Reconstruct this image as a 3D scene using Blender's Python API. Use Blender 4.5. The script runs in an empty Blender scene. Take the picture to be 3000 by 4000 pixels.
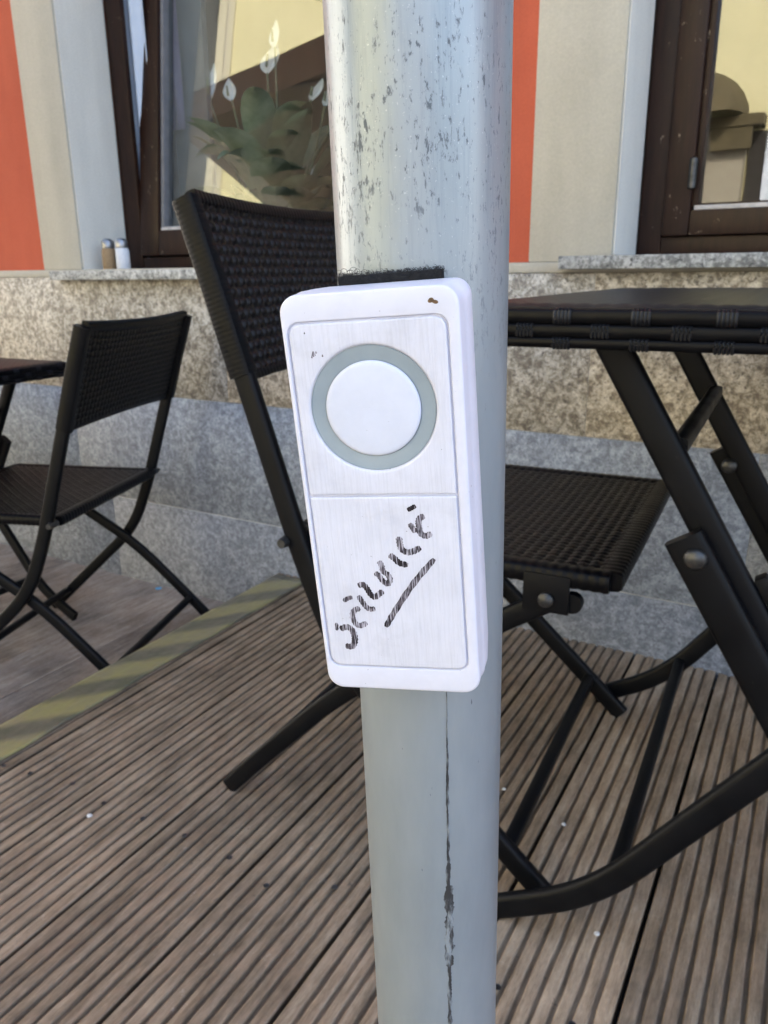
import bpy, bmesh, math, random
from mathutils import Vector, Matrix, noise
random.seed(7)
R = math.radians
sc = bpy.context.scene
COL = sc.collection

# ------------------------------------------------------------------ camera
F_PX = 3063.0
CAM_H = 0.77
P, RO = R(16.9), R(0.52)
r0 = Vector((1, 0, 0)); up0 = Vector((0, math.sin(P), math.cos(P)))
CF = Vector((0, math.cos(P), -math.sin(P)))
CR = math.cos(RO) * r0 - math.sin(RO) * up0
CU = math.cos(RO) * up0 + math.sin(RO) * r0
cam_d = bpy.data.cameras.new('camera')
cam = bpy.data.objects.new('camera', cam_d)
COL.objects.link(cam)
M = Matrix(((CR.x, CU.x, -CF.x), (CR.y, CU.y, -CF.y), (CR.z, CU.z, -CF.z))).to_4x4()
M.translation = Vector((0, 0, CAM_H))
cam.matrix_world = M
cam_d.sensor_fit = 'VERTICAL'
cam_d.sensor_height = 7.5
cam_d.lens = F_PX / 4000 * 7.5
cam_d.clip_start = 0.01
cam_d.clip_end = 600
cam_d.dof.use_dof = True
cam_d.dof.focus_distance = 0.215
cam_d.dof.aperture_fstop = 8.5
sc.camera = cam

# ------------------------------------------------------------------ light
SUN_EL, SUN_AZ = R(38), math.atan2(0.53, 0.85)      # azimuth from +X
w = bpy.data.worlds.new('World'); sc.world = w; w.use_nodes = True
nt = w.node_tree
bg = nt.nodes['Background']
sky = nt.nodes.new('ShaderNodeTexSky'); sky.sky_type = 'NISHITA'; sky.sun_disc = False
sky.sun_elevation = SUN_EL; sky.sun_rotation = math.pi / 2 - SUN_AZ
sky.air_density = 1.0; sky.dust_density = 3.5; sky.ozone_density = .7
nt.links.new(sky.outputs[0], bg.inputs[0]); bg.inputs[1].default_value = 0.15
sd = bpy.data.lights.new('sun', 'SUN'); sd.energy = 2.15; sd.angle = R(0.5); sd.color = (1, 0.93, 0.82)
sun = bpy.data.objects.new('sun', sd); COL.objects.link(sun)
dirv = Vector((math.cos(SUN_AZ) * math.cos(SUN_EL), math.sin(SUN_AZ) * math.cos(SUN_EL), math.sin(SUN_EL)))
sun.rotation_euler = dirv.to_track_quat('Z', 'Y').to_euler()
sun.location = dirv * 30
sc.view_settings.view_transform = 'Standard'
sc.view_settings.look = 'None'
sc.view_settings.gamma = 1
sc.view_settings.use_curve_mapping = False
sc.view_settings.exposure = 2.38

# ------------------------------------------------------------------ helpers
def empty(name, loc=(0, 0, 0), rz=0, parent=None):
    o = bpy.data.objects.new(name, None); COL.objects.link(o)
    o.location = loc; o.rotation_euler = (0, 0, rz); o.empty_display_size = .05
    if parent: o.parent = parent
    return o
def tag(o, label=None, cat=None, group=None, kind=None):
    if label: o['label'] = label
    if cat: o['category'] = cat
    if group: o['group'] = group
    if kind: o['kind'] = kind
    return o
class MB:
    def __init__(s): s.v = []; s.f = []; s.sm = []
    def add(s, vs, fs, smooth=False):
        n = len(s.v); s.v += [tuple(v) for v in vs]
        s.f += [tuple(i + n for i in f) for f in fs]; s.sm += [smooth] * len(fs); return s
    def box(s, x0, x1, y0, y1, z0, z1):
        vs = [(x, y, z) for x in (x0, x1) for y in (y0, y1) for z in (z0, z1)]
        return s.add(vs, [(0, 1, 3, 2), (4, 6, 7, 5), (0, 4, 5, 1), (2, 3, 7, 6), (0, 2, 6, 4), (1, 5, 7, 3)])
    def sweep(s, pts, side, a, b, rnd=6, smooth=True, cap=True, scale=None):
        """superellipse section: half-width a in the in-plane normal, b along `side`"""
        side = Vector(side).normalized(); pts = [Vector(p) for p in pts]
        n = len(pts); ring = []; k = rnd * 4
        for i, p in enumerate(pts):
            t = (pts[min(i + 1, n - 1)] - pts[max(i - 1, 0)]).normalized()
            nn = t.cross(side).normalized(); ss = nn.cross(t).normalized()
            m = 1.0
            if scale: m = scale[i]
            for j in range(k):
                an = 2 * math.pi * j / k
                c_, s_ = math.cos(an), math.sin(an)
                e = 0.5
                x = math.copysign(abs(c_) ** e, c_) * a * m; y = math.copysign(abs(s_) ** e, s_) * b * m
                ring.append(p + nn * x + ss * y)
        fs = [(i * k + j, i * k + (j + 1) % k, (i + 1) * k + (j + 1) % k, (i + 1) * k + j) for i in range(n - 1) for j in range(k)]
        if cap: fs += [tuple(range(k))[::-1], tuple((n - 1) * k + j for j in range(k))]
        return s.add(ring, fs, smooth)
    def tube(s, pts, r, k=10, smooth=True):
        pts = [Vector(p) for p in pts]; n = len(pts); ring = []
        ref = Vector((0.13, 0.27, 0.95))
        for i, p in enumerate(pts):
            t = (pts[min(i + 1, n - 1)] - pts[max(i - 1, 0)]).normalized()
            if abs(t.dot(ref)) > .95: ref = Vector((1, 0, 0))
            a = t.cross(ref).normalized(); b = t.cross(a)
            rr = r[i] if isinstance(r, (list, tuple)) else r
            for j in range(k):
                an = 2 * math.pi * j / k
                ring.append(p + a * (rr * math.cos(an)) + b * (rr * math.sin(an)))
        fs = [(i * k + j, i * k + (j + 1) % k, (i + 1) * k + (j + 1) % k, (i + 1) * k + j) for i in range(n - 1) for j in range(k)]
        fs += [tuple(range(k))[::-1], tuple((n - 1) * k + j for j in range(k))]
        return s.add(ring, fs, smooth)
    def lathe(s, prof, c=(0, 0, 0), k=32, axis='z', smooth=True):
        vs = []
        for r_, h in prof:
            for j in range(k):
                an = 2 * math.pi * j / k; x, y = r_ * math.cos(an), r_ * math.sin(an)
                p = (x, y, h) if axis == 'z' else ((x, h, y) if axis == 'y' else (h, x, y))
                vs.append((p[0] + c[0], p[1] + c[1], p[2] + c[2]))
        n = len(prof)
        fs = [(i * k + j, i * k + (j + 1) % k, (i + 1) * k + (j + 1) % k, (i + 1) * k + j) for i in range(n - 1) for j in range(k)]
        fs += [tuple(range(k))[::-1], tuple((n - 1) * k + j for j in range(k))]
        return s.add(vs, fs, smooth)
    def mesh(s, name, mat, bevel=0, seg=2):
        me = bpy.data.meshes.new(name); me.from_pydata(s.v, [], s.f)
        me.polygons.foreach_set('use_smooth', s.sm)
        bm = bmesh.new(); bm.from_mesh(me)
        bmesh.ops.recalc_face_normals(bm, faces=bm.faces)
        if bevel:
            es = [e for e in bm.edges if len(e.link_faces) == 2 and e.calc_face_angle(0) > .5]
            bmesh.ops.bevel(bm, geom=es, offset=bevel, segments=seg, affect='EDGES', profile=.6)
            for f_ in bm.faces: f_.smooth = True
        bm.to_mesh(me); bm.free()
        if mat: me.materials.append(mat)
        return me
    def build(s, name, mat, parent=None, bevel=0, seg=2, loc=None):
        o = bpy.data.objects.new(name, s.mesh(name, mat, bevel, seg)); COL.objects.link(o)
        if bevel:
            for p in o.data.polygons: p.use_smooth = True
            try:
                o.data.set_sharp_from_angle(angle=R(50))
            except Exception: pass
        elif any(s.sm):
            try: o.data.set_sharp_from_angle(angle=R(45))
            except Exception: pass
        if parent: o.parent = parent
        if loc: o.location = loc
        return o
def bez(pts, n=8):
    """Catmull-Rom through points"""
    P_ = [Vector(p) for p in pts]; out = []
    Q = [P_[0] * 2 - P_[1]] + P_ + [P_[-1] * 2 - P_[-2]]
    for i in range(1, len(Q) - 2):
        a, b, c, d = Q[i - 1], Q[i], Q[i + 1], Q[i + 2]
        for k in range(n):
            t = k / n
            out.append(.5 * ((2 * b) + (c - a) * t + (2 * a - 5 * b + 4 * c - d) * t * t + (3 * b - a - 3 * c + d) * t ** 3))
    out.append(P_[-1]); return out
def fillet(pts, rad, n=6):
    P_ = [Vector(p) for p in pts]; out = [P_[0]]
    for i in range(1, len(P_) - 1):
        a = (P_[i - 1] - P_[i]); b = (P_[i + 1] - P_[i])
        r_ = min(rad, a.length * .49, b.length * .49); a.normalize(); b.normalize()
        s_, e_ = P_[i] + a * r_, P_[i] + b * r_
        for k in range(n + 1):
            t = k / n; out.append((1 - t) ** 2 * s_ + 2 * t * (1 - t) * P_[i] + t * t * e_)
    out.append(P_[-1]); return out

# ------------------------------------------------------------------ materials
class NT:
    def __init__(s, name):
        s.m = bpy.data.materials.new(name); s.m.use_nodes = True; s.t = s.m.node_tree
        s.b = s.t.nodes['Principled BSDF']; s.out = s.t.nodes['Material Output']
    def n(s, typ, **kw):
        nd = s.t.nodes.new(typ)
        for k, v in kw.items():
            if k.startswith('i_'):
                key = k[2:]; key = int(key) if key.isdigit() else key
                nd.inputs[key].default_value = v
            else: setattr(nd, k, v)
        return nd
    def l(s, a, b): s.t.links.new(a, b)
    def coord(s, scale=(1, 1, 1), kind='Object', rnd=0, rot=(0, 0, 0)):
        tc = s.n('ShaderNodeTexCoord'); mp = s.n('ShaderNodeMapping')
        mp.inputs['Scale'].default_value = scale; mp.inputs['Rotation'].default_value = rot
        src = tc.outputs[kind]
        if rnd:
            oi = s.n('ShaderNodeObjectInfo'); mul = s.n('ShaderNodeMath', operation='MULTIPLY'); mul.inputs[1].default_value = rnd
            s.l(oi.outputs['Random'], mul.inputs[0])
            ad = s.n('ShaderNodeVectorMath', operation='ADD'); s.l(src, ad.inputs[0]); s.l(mul.outputs[0], ad.inputs[1]); src = ad.outputs[0]
        s.l(src, mp.inputs[0]); return mp.outputs[0]
    def noise(s, vec, scale, detail=4, rough=.6, dist=0):
        nd = s.n('ShaderNodeTexNoise'); nd.inputs['Scale'].default_value = scale; nd.inputs['Detail'].default_value = detail
        nd.inputs['Roughness'].default_value = rough; nd.inputs['Distortion'].default_value = dist
        s.l(vec, nd.inputs['Vector']); return nd.outputs[0]
    def ramp(s, fac, stops, interp='LINEAR'):
        nd = s.n('ShaderNodeValToRGB'); cr = nd.color_ramp; cr.interpolation = interp
        while len(cr.elements) < len(stops): cr.elements.new(.5)
        for e, (p, c) in zip(cr.elements, stops):
            e.position = p; e.color = (c if isinstance(c, tuple) else (c, c, c)) + (1,)
        s.l(fac, nd.inputs[0]); return nd.outputs[0]
    def mix(s, fac, a, b, mode='MIX'):
        nd = s.n('ShaderNodeMix', data_type='RGBA', blend_type=mode)
        for v, i in ((fac, 0), (a, 6), (b, 7)):
            if hasattr(v, 'is_output'): s.l(v, nd.inputs[i])
            else: nd.inputs[i].default_value = v if i == 0 else (tuple(v) + (1,) if len(v) == 3 else v)
        return nd.outputs[2]
    def bump(s, h, strength, dist=.001, prev=None):
        nd = s.n('ShaderNodeBump'); nd.inputs['Strength'].default_value = strength; nd.inputs['Distance'].default_value = dist
        s.l(h, nd.inputs['Height'])
        if prev: s.l(prev, nd.inputs['Normal'])
        return nd.outputs[0]
    def set(s, color=None, rough=None, metal=None, normal=None, spec=None, **kw):
        for k, v in (('Base Color', color), ('Roughness', rough), ('Metallic', metal), ('Normal', normal), ('Specular IOR Level', spec)):
            if v is None: continue
            if hasattr(v, 'is_output'): s.l(v, s.b.inputs[k])
            else: s.b.inputs[k].default_value = (tuple(v) + (1,)) if k == 'Base Color' else v
        return s.m

def m_plain(name, c1, c2, scale, rough=.6, bump=.2, bscale=None, bdist=.001, spec=.5, det=6, metal=0, rnd=3, sc3=(1, 1, 1), lo=.35, hi=.65):
    n = NT(name); v = n.coord(sc3, rnd=rnd)
    f_ = n.noise(v, scale, det)
    col = n.ramp(f_, [(lo, c1), (hi, c2)])
    h = n.noise(v, bscale or scale * 3, 5, .65)
    return n.set(col, rough, metal, n.bump(h, bump, bdist), spec)

def m_granite(name, tones, dark, warm=0):
    n = NT(name); v = n.coord(rnd=0)
    oi = n.n('ShaderNodeObjectInfo')
    big = n.noise(v, 5, 4, .6); mid = n.noise(v, 62, 6, .80, .35); fine = n.noise(v, 260, 4, .7, .2)
    c = n.ramp(mid, [(.41, tones[0]), (.47, tones[1]), (.52, tones[2]), (.59, tones[3])])
    spots = n.ramp(n.noise(v, 130, 3, .75, .2), [(.56, 0.0), (.63, 1.0)])
    c = n.mix(spots, c, dark)
    flecks = n.ramp(fine, [(.3, .62), (.7, 1.25)])  # fine pale and dark flecks of the stone
    c = n.mix(.9, c, flecks, 'MULTIPLY')
    stain = n.ramp(big, [(.3, .78), (.62, 1.08)])
    c = n.mix(.8, c, stain, 'MULTIPLY')
    var = n.ramp(oi.outputs['Random'], [(0, .9), (1, 1.08)])
    c = n.mix(1, c, var, 'MULTIPLY')
    return n.set(c, .62, 0, n.bump(mid, .35, .002), .35)

M_GR_TOP = m_granite('granite_beige', [(.22, .185, .145), (.38, .335, .26), (.53, .475, .385), (.70, .65, .56)], (.15, .13, .11))
M_GR_LOW = m_granite('granite_grey', [(.20, .215, .24), (.27, .29, .32), (.33, .355, .39), (.43, .455, .49)], (.16, .17, .195))
M_GR_BASE = m_granite('granite_dark_grey', [(.17, .18, .195), (.225, .235, .255), (.275, .285, .305), (.36, .37, .39)], (.13, .135, .15))
M_GR_SILL = m_granite('granite_sill', [(.20, .205, .20), (.33, .335, .32), (.45, .455, .44), (.6, .6, .58)], (.10, .10, .10))
M_MORTAR = m_plain('mortar', (.48, .48, .46), (.62, .61, .58), 60, .9, .3)
def m_stucco(name, c1, c2):
    n = NT(name); v = n.coord()
    a = n.noise(v, 3.0, 5, .6); b = n.noise(v, 220, 4, .7); st = n.noise(n.coord((3, 3, .5)), 4, 5, .6)
    c = n.ramp(a, [(.3, c1), (.7, c2)])
    c = n.mix(.55, c, n.ramp(st, [(.3, .82), (.65, 1.05)]), 'MULTIPLY')
    c = n.mix(.35, c, n.ramp(b, [(.3, .75), (.7, 1.15)]), 'MULTIPLY')
    return n.set(c, .88, 0, n.bump(b, .35, .0015), .3)
M_ORANGE = m_stucco('orange_stucco', (.46, .088, .042), (.55, .125, .064))
M_CREAM = m_stucco('cream_paint', (.46, .425, .345), (.54, .505, .42))
M_REVEAL = m_stucco('pale_reveal', (.78, .74, .65), (.84, .80, .71))  # paler tone for the sides of the window openings
M_YELLOW = m_stucco('yellow_stucco', (.60, .56, .36), (.68, .63, .42))

def m_wood_paint():
    n = NT('brown_varnished_wood'); v = n.coord((8, 8, 1), rnd=2)
    g = n.noise(v, 14, 6, .6)
    c = n.ramp(g, [(.3, (.016, .007, .0045)), (.7, (.034, .014, .008))])
    chip = n.ramp(n.noise(n.coord((1, 1, .5)), 60, 5, .8), [(.65, 0.0), (.68, 1.0)])
    geo = n.n('ShaderNodeNewGeometry')
    edge = n.ramp(geo.outputs['Pointiness'], [(.515, 0.0), (.56, 1.0)])
    ch2 = n.mix(1, chip, n.ramp(edge, [(0, .25), (1, 1.0)]), 'MULTIPLY')
    c = n.mix(ch2, c, (.33, .25, .18))
    return n.set(c, .42, 0, n.bump(g, .25, .001), .25)
M_WOOD = m_wood_paint()

def m_deck(name, c1, c2, c3, dirt=.6):
    n = NT(name); v = n.coord((1, .12, 1), rnd=7); v2 = n.coord((1, 1, 1), rnd=7)
    g = n.noise(v, 90, 6, .7); b = n.noise(v2, 6, 5, .65); fine = n.noise(n.coord((1, .3, 1), rnd=7), 330, 4, .7)
    c = n.ramp(g, [(.28, c1), (.5, c2), (.75, c3)])
    c = n.mix(dirt, c, n.ramp(b, [(.34, .50), (.52, 1.0), (.70, 1.3)]), 'MULTIPLY')
    c = n.mix(.45, c, n.ramp(fine, [(.3, .6), (.7, 1.25)]), 'MULTIPLY')
    oi = n.n('ShaderNodeObjectInfo')
    c = n.mix(1, c, n.ramp(oi.outputs['Random'], [(0, .78), (1, 1.2)]), 'MULTIPLY')
    warm = n.ramp(n.noise(v2, 17, 4, .6), [(.45, 0.0), (.75, .6)])
    c = n.mix(warm, c, n.mix(.5, c, (.40, .27, .18)))
    spot = n.ramp(n.noise(v2, 38, 3, .8), [(.69, 0.0), (.74, .55)])
    c = n.mix(spot, c, (.06, .055, .045))
    pale = n.ramp(n.noise(n.coord((1, 1, 1), rnd=3), 22, 5, .8), [(.63, 0.0), (.75, .45)])
    c = n.mix(pale, c, (.62, .55, .48))
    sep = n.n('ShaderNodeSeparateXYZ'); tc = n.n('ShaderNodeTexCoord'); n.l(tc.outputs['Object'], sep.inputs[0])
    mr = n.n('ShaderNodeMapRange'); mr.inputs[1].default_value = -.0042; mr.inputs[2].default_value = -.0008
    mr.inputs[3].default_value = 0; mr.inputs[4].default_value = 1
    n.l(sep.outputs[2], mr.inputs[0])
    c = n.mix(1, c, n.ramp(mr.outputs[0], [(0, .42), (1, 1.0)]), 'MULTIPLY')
    return n.set(c, .72, 0, n.bump(fine, .5, .0015, n.bump(g, .3, .001)), .3)
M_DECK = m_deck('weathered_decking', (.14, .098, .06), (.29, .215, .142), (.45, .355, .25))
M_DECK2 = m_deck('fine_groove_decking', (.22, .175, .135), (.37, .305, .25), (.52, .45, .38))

def m_rattan():
    n = NT('black_rattan'); v = n.coord((1, 1, 1), rnd=3)
    a = n.noise(v, 30, 4, .6)
    c = n.ramp(a, [(.3, (.0020, .0021, .0028)), (.7, (.0042, .0042, .0054))])
    return n.set(c, n.ramp(a, [(.3, .30), (.7, .42)]), 0, n.bump(n.noise(n.coord((1, 1, 1)), 900, 2), .25, .0005), .13)
M_RATTAN = m_rattan()
M_WEAVE = M_RATTAN.copy(); M_WEAVE.name = 'black_rattan_weave'
M_WEAVE.node_tree.nodes['Principled BSDF'].inputs['Specular IOR Level'].default_value = .24
def m_frame():
    n = NT('black_powder_coat'); v = n.coord(rnd=3)
    a = n.noise(v, 20, 5, .6)
    c = n.ramp(a, [(.3, (.0026, .0028, .0036)), (.7, (.0046, .0049, .0062))])
    sc_ = n.ramp(n.noise(n.coord((1, 1, .3), rnd=2), 90, 3, .8), [(.70, 0.0), (.76, .5)])
    c = n.mix(sc_, c, (.05, .048, .045))
    return n.set(c, n.ramp(a, [(.3, .36), (.7, .50)]), 0, n.bump(n.noise(v, 700, 3), .12, .0004), .17)
M_FRAME = m_frame()
def m_top():
    n = NT('tabletop_rattan'); a = n.noise(n.coord(rnd=3), 30, 4)
    c = n.ramp(a, [(.3, (.0045, .0048, .0065)), (.7, (.009, .0095, .012))])
    return n.set(c, .42, 0, n.bump(n.noise(n.coord(), 700, 2), .2, .0005), .35)
M_TOP = m_top()
M_STEEL = m_plain('bright_steel', (.30, .30, .31), (.42, .42, .43), 50, .4, .1, metal=1)
M_DARKSTEEL = m_plain('bolt_steel', (.05, .05, .05), (.10, .10, .10), 80, .4, .1, metal=.8)

def m_pole():
    n = NT('galvanised_steel'); tc = n.n('ShaderNodeTexCoord')
    # z is metres along the pole; the scuffed stretch is the upper one, where things have rubbed
    sep = n.n('ShaderNodeSeparateXYZ'); n.l(tc.outputs['Object'], sep.inputs[0])
    def nz(scale3, s_, d=5, ro=.7, di=0):
        return n.noise(n.coord(scale3), s_, d, ro, di)
    base = n.ramp(nz((1, 1, .25), 30, 5), [(.25, (.265, .305, .335)), (.5, (.32, .365, .395)), (.75, (.375, .42, .45))])
    hz = n.n('ShaderNodeMapRange'); hz.inputs[1].default_value = .735; hz.inputs[2].default_value = .80
    n.l(sep.outputs[2], hz.inputs[0])
    # speckle pits
    pit = nz((1, 1, .40), 760, 4, .72, .2)
    area = nz((1, 1, .5), 75, 5, .7)
    thr = n.n('ShaderNodeMath', operation='MULTIPLY_ADD'); thr.inputs[1].default_value = .45; n.l(area, thr.inputs[0]); n.l(pit, thr.inputs[2])
    pm = n.ramp(thr.outputs[0], [(.80, 0.0), (.885, .85)])
    big = nz((1, 1, .30), 360, 5, .78, .3)
    thr2 = n.n('ShaderNodeMath', operation='MULTIPLY_ADD'); thr2.inputs[1].default_value = .45; n.l(area, thr2.inputs[0]); n.l(big, thr2.inputs[2])
    pm2 = n.ramp(thr2.outputs[0], [(.835, 0.0), (.895, .8)])
    pm = n.mix(1, pm, pm2, 'LIGHTEN')
    few = n.ramp(nz((1, 1, .3), 260, 3, .75), [(.725, 0.0), (.75, .8)])
    mask = n.mix(hz.outputs[0], few, pm)
    streak = n.ramp(nz((1, 1, .05), 520, 4, .7), [(.52, 0.0), (.75, .65)])
    strk = n.mix(hz.outputs[0], (0, 0, 0), streak)
    c = n.mix(strk, base, (.22, .26, .30))
    c = n.mix(mask, c, (.09, .105, .12))
    spark = n.ramp(nz((1, 1, .8), 1500, 2, .6), [(.66, 0.0), (.75, .35)])
    c = n.mix(n.mix(hz.outputs[0], (0, 0, 0), spark), c, (.80, .84, .87))
    rough = n.mix(mask, (.33, .33, .33), (.7, .7, .7))
    bmp = n.bump(mask, -.35, .0003, n.bump(nz((1, 1, .3), 500, 3), .10, .0003))
    return n.set(c, rough, .3, bmp, .5)
M_POLE = m_pole()
M_SEAM = m_plain('dirty_weld', (.035, .035, .037), (.28, .31, .33), 420, .8, .9, bdist=.001, rnd=0, sc3=(1, 1, .22), lo=.46, hi=.60)

def m_plastic(name, c, brushed=False, rough=.32):
    n = NT(name)
    sp = n.ramp(n.noise(n.coord(), 850, 2, .6), [(.745, 0.0), (.765, .85)])
    col = n.mix(sp, c, (.07, .06, .06))
    dirt = n.ramp(n.noise(n.coord(), 60, 5, .7), [(.35, .94), (.6, 1.0)])
    col = n.mix(1, col, dirt, 'MULTIPLY')
    if brushed:
        br = n.noise(n.coord((1, .035, 1)), 1600, 4, .75)
        col = n.mix(.38, col, n.ramp(br, [(.36, .80), (.55, 1.0)]), 'MULTIPLY')
        gr = n.ramp(n.noise(n.coord(), 45, 5, .7), [(.55, 1.0), (.75, .86)])
        col = n.mix(1, col, gr, 'MULTIPLY')
        # smudge of ink at the upper left
        return n.set(col, .45, 0, n.bump(br, .35, .0003), .4)
    return n.set(col, rough, 0, n.bump(n.noise(n.coord(), 300, 3), .04, .0003), .5)
M_PLW = m_plastic('white_plastic', (.76, .765, .86))
M_PLB = m_plastic('brushed_white_plastic', (.73, .735, .82), True)
M_BTN = m_plastic('white_button_plastic', (.70, .73, .84), rough=.4)
M_RING = m_plain('grey_translucent_ring', (.285, .34, .375), (.335, .39, .42), 60, .22, .05, rnd=0)
def m_ink():
    n = NT('faded_marker_ink')
    st = n.noise(n.coord((1, .05, 1)), 3000, 2, .6)
    pa = n.noise(n.coord(), 170, 3, .6)
    ad = n.n('ShaderNodeMath', operation='MULTIPLY_ADD'); ad.inputs[1].default_value = .30; n.l(pa, ad.inputs[0]); n.l(st, ad.inputs[2])
    msk = n.ramp(ad.outputs[0], [(.655, 0.0), (.78, .92)])
    c = n.mix(msk, n.ramp(pa, [(.42, (.014, .010, .014)), (.62, (.13, .11, .13))]), (.60, .58, .66))
    return n.set(c, .5, 0, None, .3)
M_INK = m_ink()
M_VELCRO = m_plain('black_hook_and_loop', (.004, .004, .005), (.02, .02, .022), 800, .9, 1.0, bdist=.002)
M_FUZZ = m_plain('black_fibre', (.008, .008, .009), (.03, .03, .033), 500, .6, .1)

def m_glass():
    n = NT('window_glass')
    tr = n.n('ShaderNodeBsdfTransparent'); gl = n.n('ShaderNodeBsdfGlossy'); gl.inputs['Roughness'].default_value = .0
    tr.inputs[0].default_value = (.93, .95, .94, 1)
    lw = n.n('ShaderNodeLayerWeight'); pw = n.n('ShaderNodeMath', operation='POWER'); pw.inputs[1].default_value = 4.0; n.l(lw.outputs['Facing'], pw.inputs[0])
    fr = n.n('ShaderNodeMath', operation='MULTIPLY_ADD'); fr.inputs[1].default_value = .75; fr.inputs[2].default_value = .125; n.l(pw.outputs[0], fr.inputs[0])
    v = n.coord(); bp = n.bump(n.noise(v, 2.2, 2, .5), .25, .002)
    n.l(bp, gl.inputs['Normal'])
    mx = n.n('ShaderNodeMixShader'); n.l(fr.outputs[0], mx.inputs[0]); n.l(tr.outputs[0], mx.inputs[1]); n.l(gl.outputs[0], mx.inputs[2])
    n.l(mx.outputs[0], n.out.inputs[0]); return n.m
M_GLASS = m_glass()
def m_tape():
    n = NT('worn_hazard_tape'); tc = n.n('ShaderNodeTexCoord'); sep = n.n('ShaderNodeSeparateXYZ'); n.l(tc.outputs['Object'], sep.inputs[0])
    a = n.n('ShaderNodeMath', operation='MULTIPLY_ADD'); a.inputs[1].default_value = -1.25
    n.l(sep.outputs[0], a.inputs[0]); n.l(sep.outputs[1], a.inputs[2])
    wv = n.noise(n.coord(), 9, 3); wob = n.n('ShaderNodeMath', operation='MULTIPLY_ADD'); wob.inputs[1].default_value = .035
    n.l(wv, wob.inputs[0]); n.l(a.outputs[0], wob.inputs[2])
    m_ = n.n('ShaderNodeMath', operation='PINGPONG'); m_.inputs[1].default_value = .085; n.l(wob.outputs[0], m_.inputs[0])
    st = n.ramp(m_.outputs[0], [(.026, (.12, .115, .07)), (.054, (.31, .275, .11))])
    wear = n.ramp(n.noise(n.coord((1, .5, 1)), 20, 6, .75), [(.38, 0.0), (.66, .65)])
    c = n.mix(wear, st, (.24, .20, .15))
    return n.set(c, .30, 0, n.bump(n.noise(n.coord(), 55, 4, .6), .55, .003), .5)
M_TAPE = m_tape()
M_DARK = m_plain('dark_substrate', (.02, .018, .016), (.035, .03, .027), 20, .9)
M_ASPHALT = m_plain('street_paving', (.16, .155, .15), (.24, .235, .225), 14, .9, .4)
M_ROOM = m_plain('cafe_wall_paint', (.15, .14, .12), (.18, .17, .15), 4, .9)
M_LEAF = m_plain('lily_leaf', (.14, .175, .115), (.22, .26, .185), 30, .4, .2)
M_STEM = m_plain('lily_stem', (.16, .20, .12), (.2, .24, .15), 30, .5)
M_PETAL = m_plain('lily_petal', (.88, .91, .92), (.93, .95, .95), 30, .55)
M_GREYPANEL = m_plain('matt_grey_board', (.20, .205, .20), (.25, .255, .25), 6, .85)
M_POT = m_plain('grey_pot', (.16, .17, .17), (.2, .21, .21), 30, .5)
M_CURTAIN = m_plain('pale_blue_fabric', (.55, .62, .72), (.66, .72, .8), 12, .9)
M_REDCLOTH = m_plain('dark_red_fabric', (.22, .04, .06), (.30, .08, .10), 12, .9)
M_VIOLET = m_plain('violet_fabric', (.25, .20, .34), (.34, .29, .42), 12, .9)
M_CANOPY = m_plain('taupe_canopy', (.20, .17, .13), (.24, .205, .16), 8, .9)
def m_canopy():
    n = NT('taupe_parasol_cloth'); n.set((.50, .44, .35), .9)
    tr = n.n('ShaderNodeBsdfTranslucent'); tr.inputs[0].default_value = (.60, .52, .41, 1)
    mx = n.n('ShaderNodeMixShader'); mx.inputs[0].default_value = .5
    n.l(n.b.outputs[0], mx.inputs[1]); n.l(tr.outputs[0], mx.inputs[2]); n.l(mx.outputs[0], n.out.inputs[0]); return n.m
M_CLOTH = m_canopy()
M_STONEWALL = m_plain('grey_render', (.34, .33, .30), (.40, .39, .36), 1, .9, 0)
M_ROOF = m_plain('clay_roof', (.22, .10, .07), (.3, .15, .1), 8, .9)
M_WHITE = m_plain('white_render', (.74, .72, .66), (.8, .78, .72), 3, .9)
M_BEAD = m_plain('grey_glazing_seal', (.16, .16, .17), (.2, .2, .21), 40, .6)
M_PUTTY = m_plain('pale_putty', (.45, .41, .38), (.62, .58, .55), 70, .7)
M_WHITEPOW = m_plain('salt', (.62, .64, .68), (.72, .73, .76), 200, .8)
M_BROWNPOW = m_plain('ground_pepper', (.26, .17, .09), (.36, .25, .14), 300, .9)
M_STONE = m_plain('white_grit', (.6, .58, .55), (.75, .73, .7), 300, .5)
M_BLUE = m_plain('blue_scrap', (.12, .38, .62), (.16, .45, .7), 100, .5)
M_RUST = m_plain('dry_brown_leaf', (.20, .08, .03), (.30, .13, .05), 100, .8)

# ------------------------------------------------------------------ ground and decks
g = MB().box(-200, 200, -200, 200, -.62, -.60).build('street', M_ASPHALT); tag(g, kind='structure')

DY = R(29)                       # board direction, east of +Y
D_AX = Vector((math.cos(DY), -math.sin(DY), 0)); D_AY = Vector((math.sin(DY), math.cos(DY), 0))
WALL_D = 1.5626
def wall_y(x): return (WALL_D - .035 * x) / .9993
deck = empty('terrace_deck', (0, 0, 0), -DY); tag(deck, kind='structure')

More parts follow.
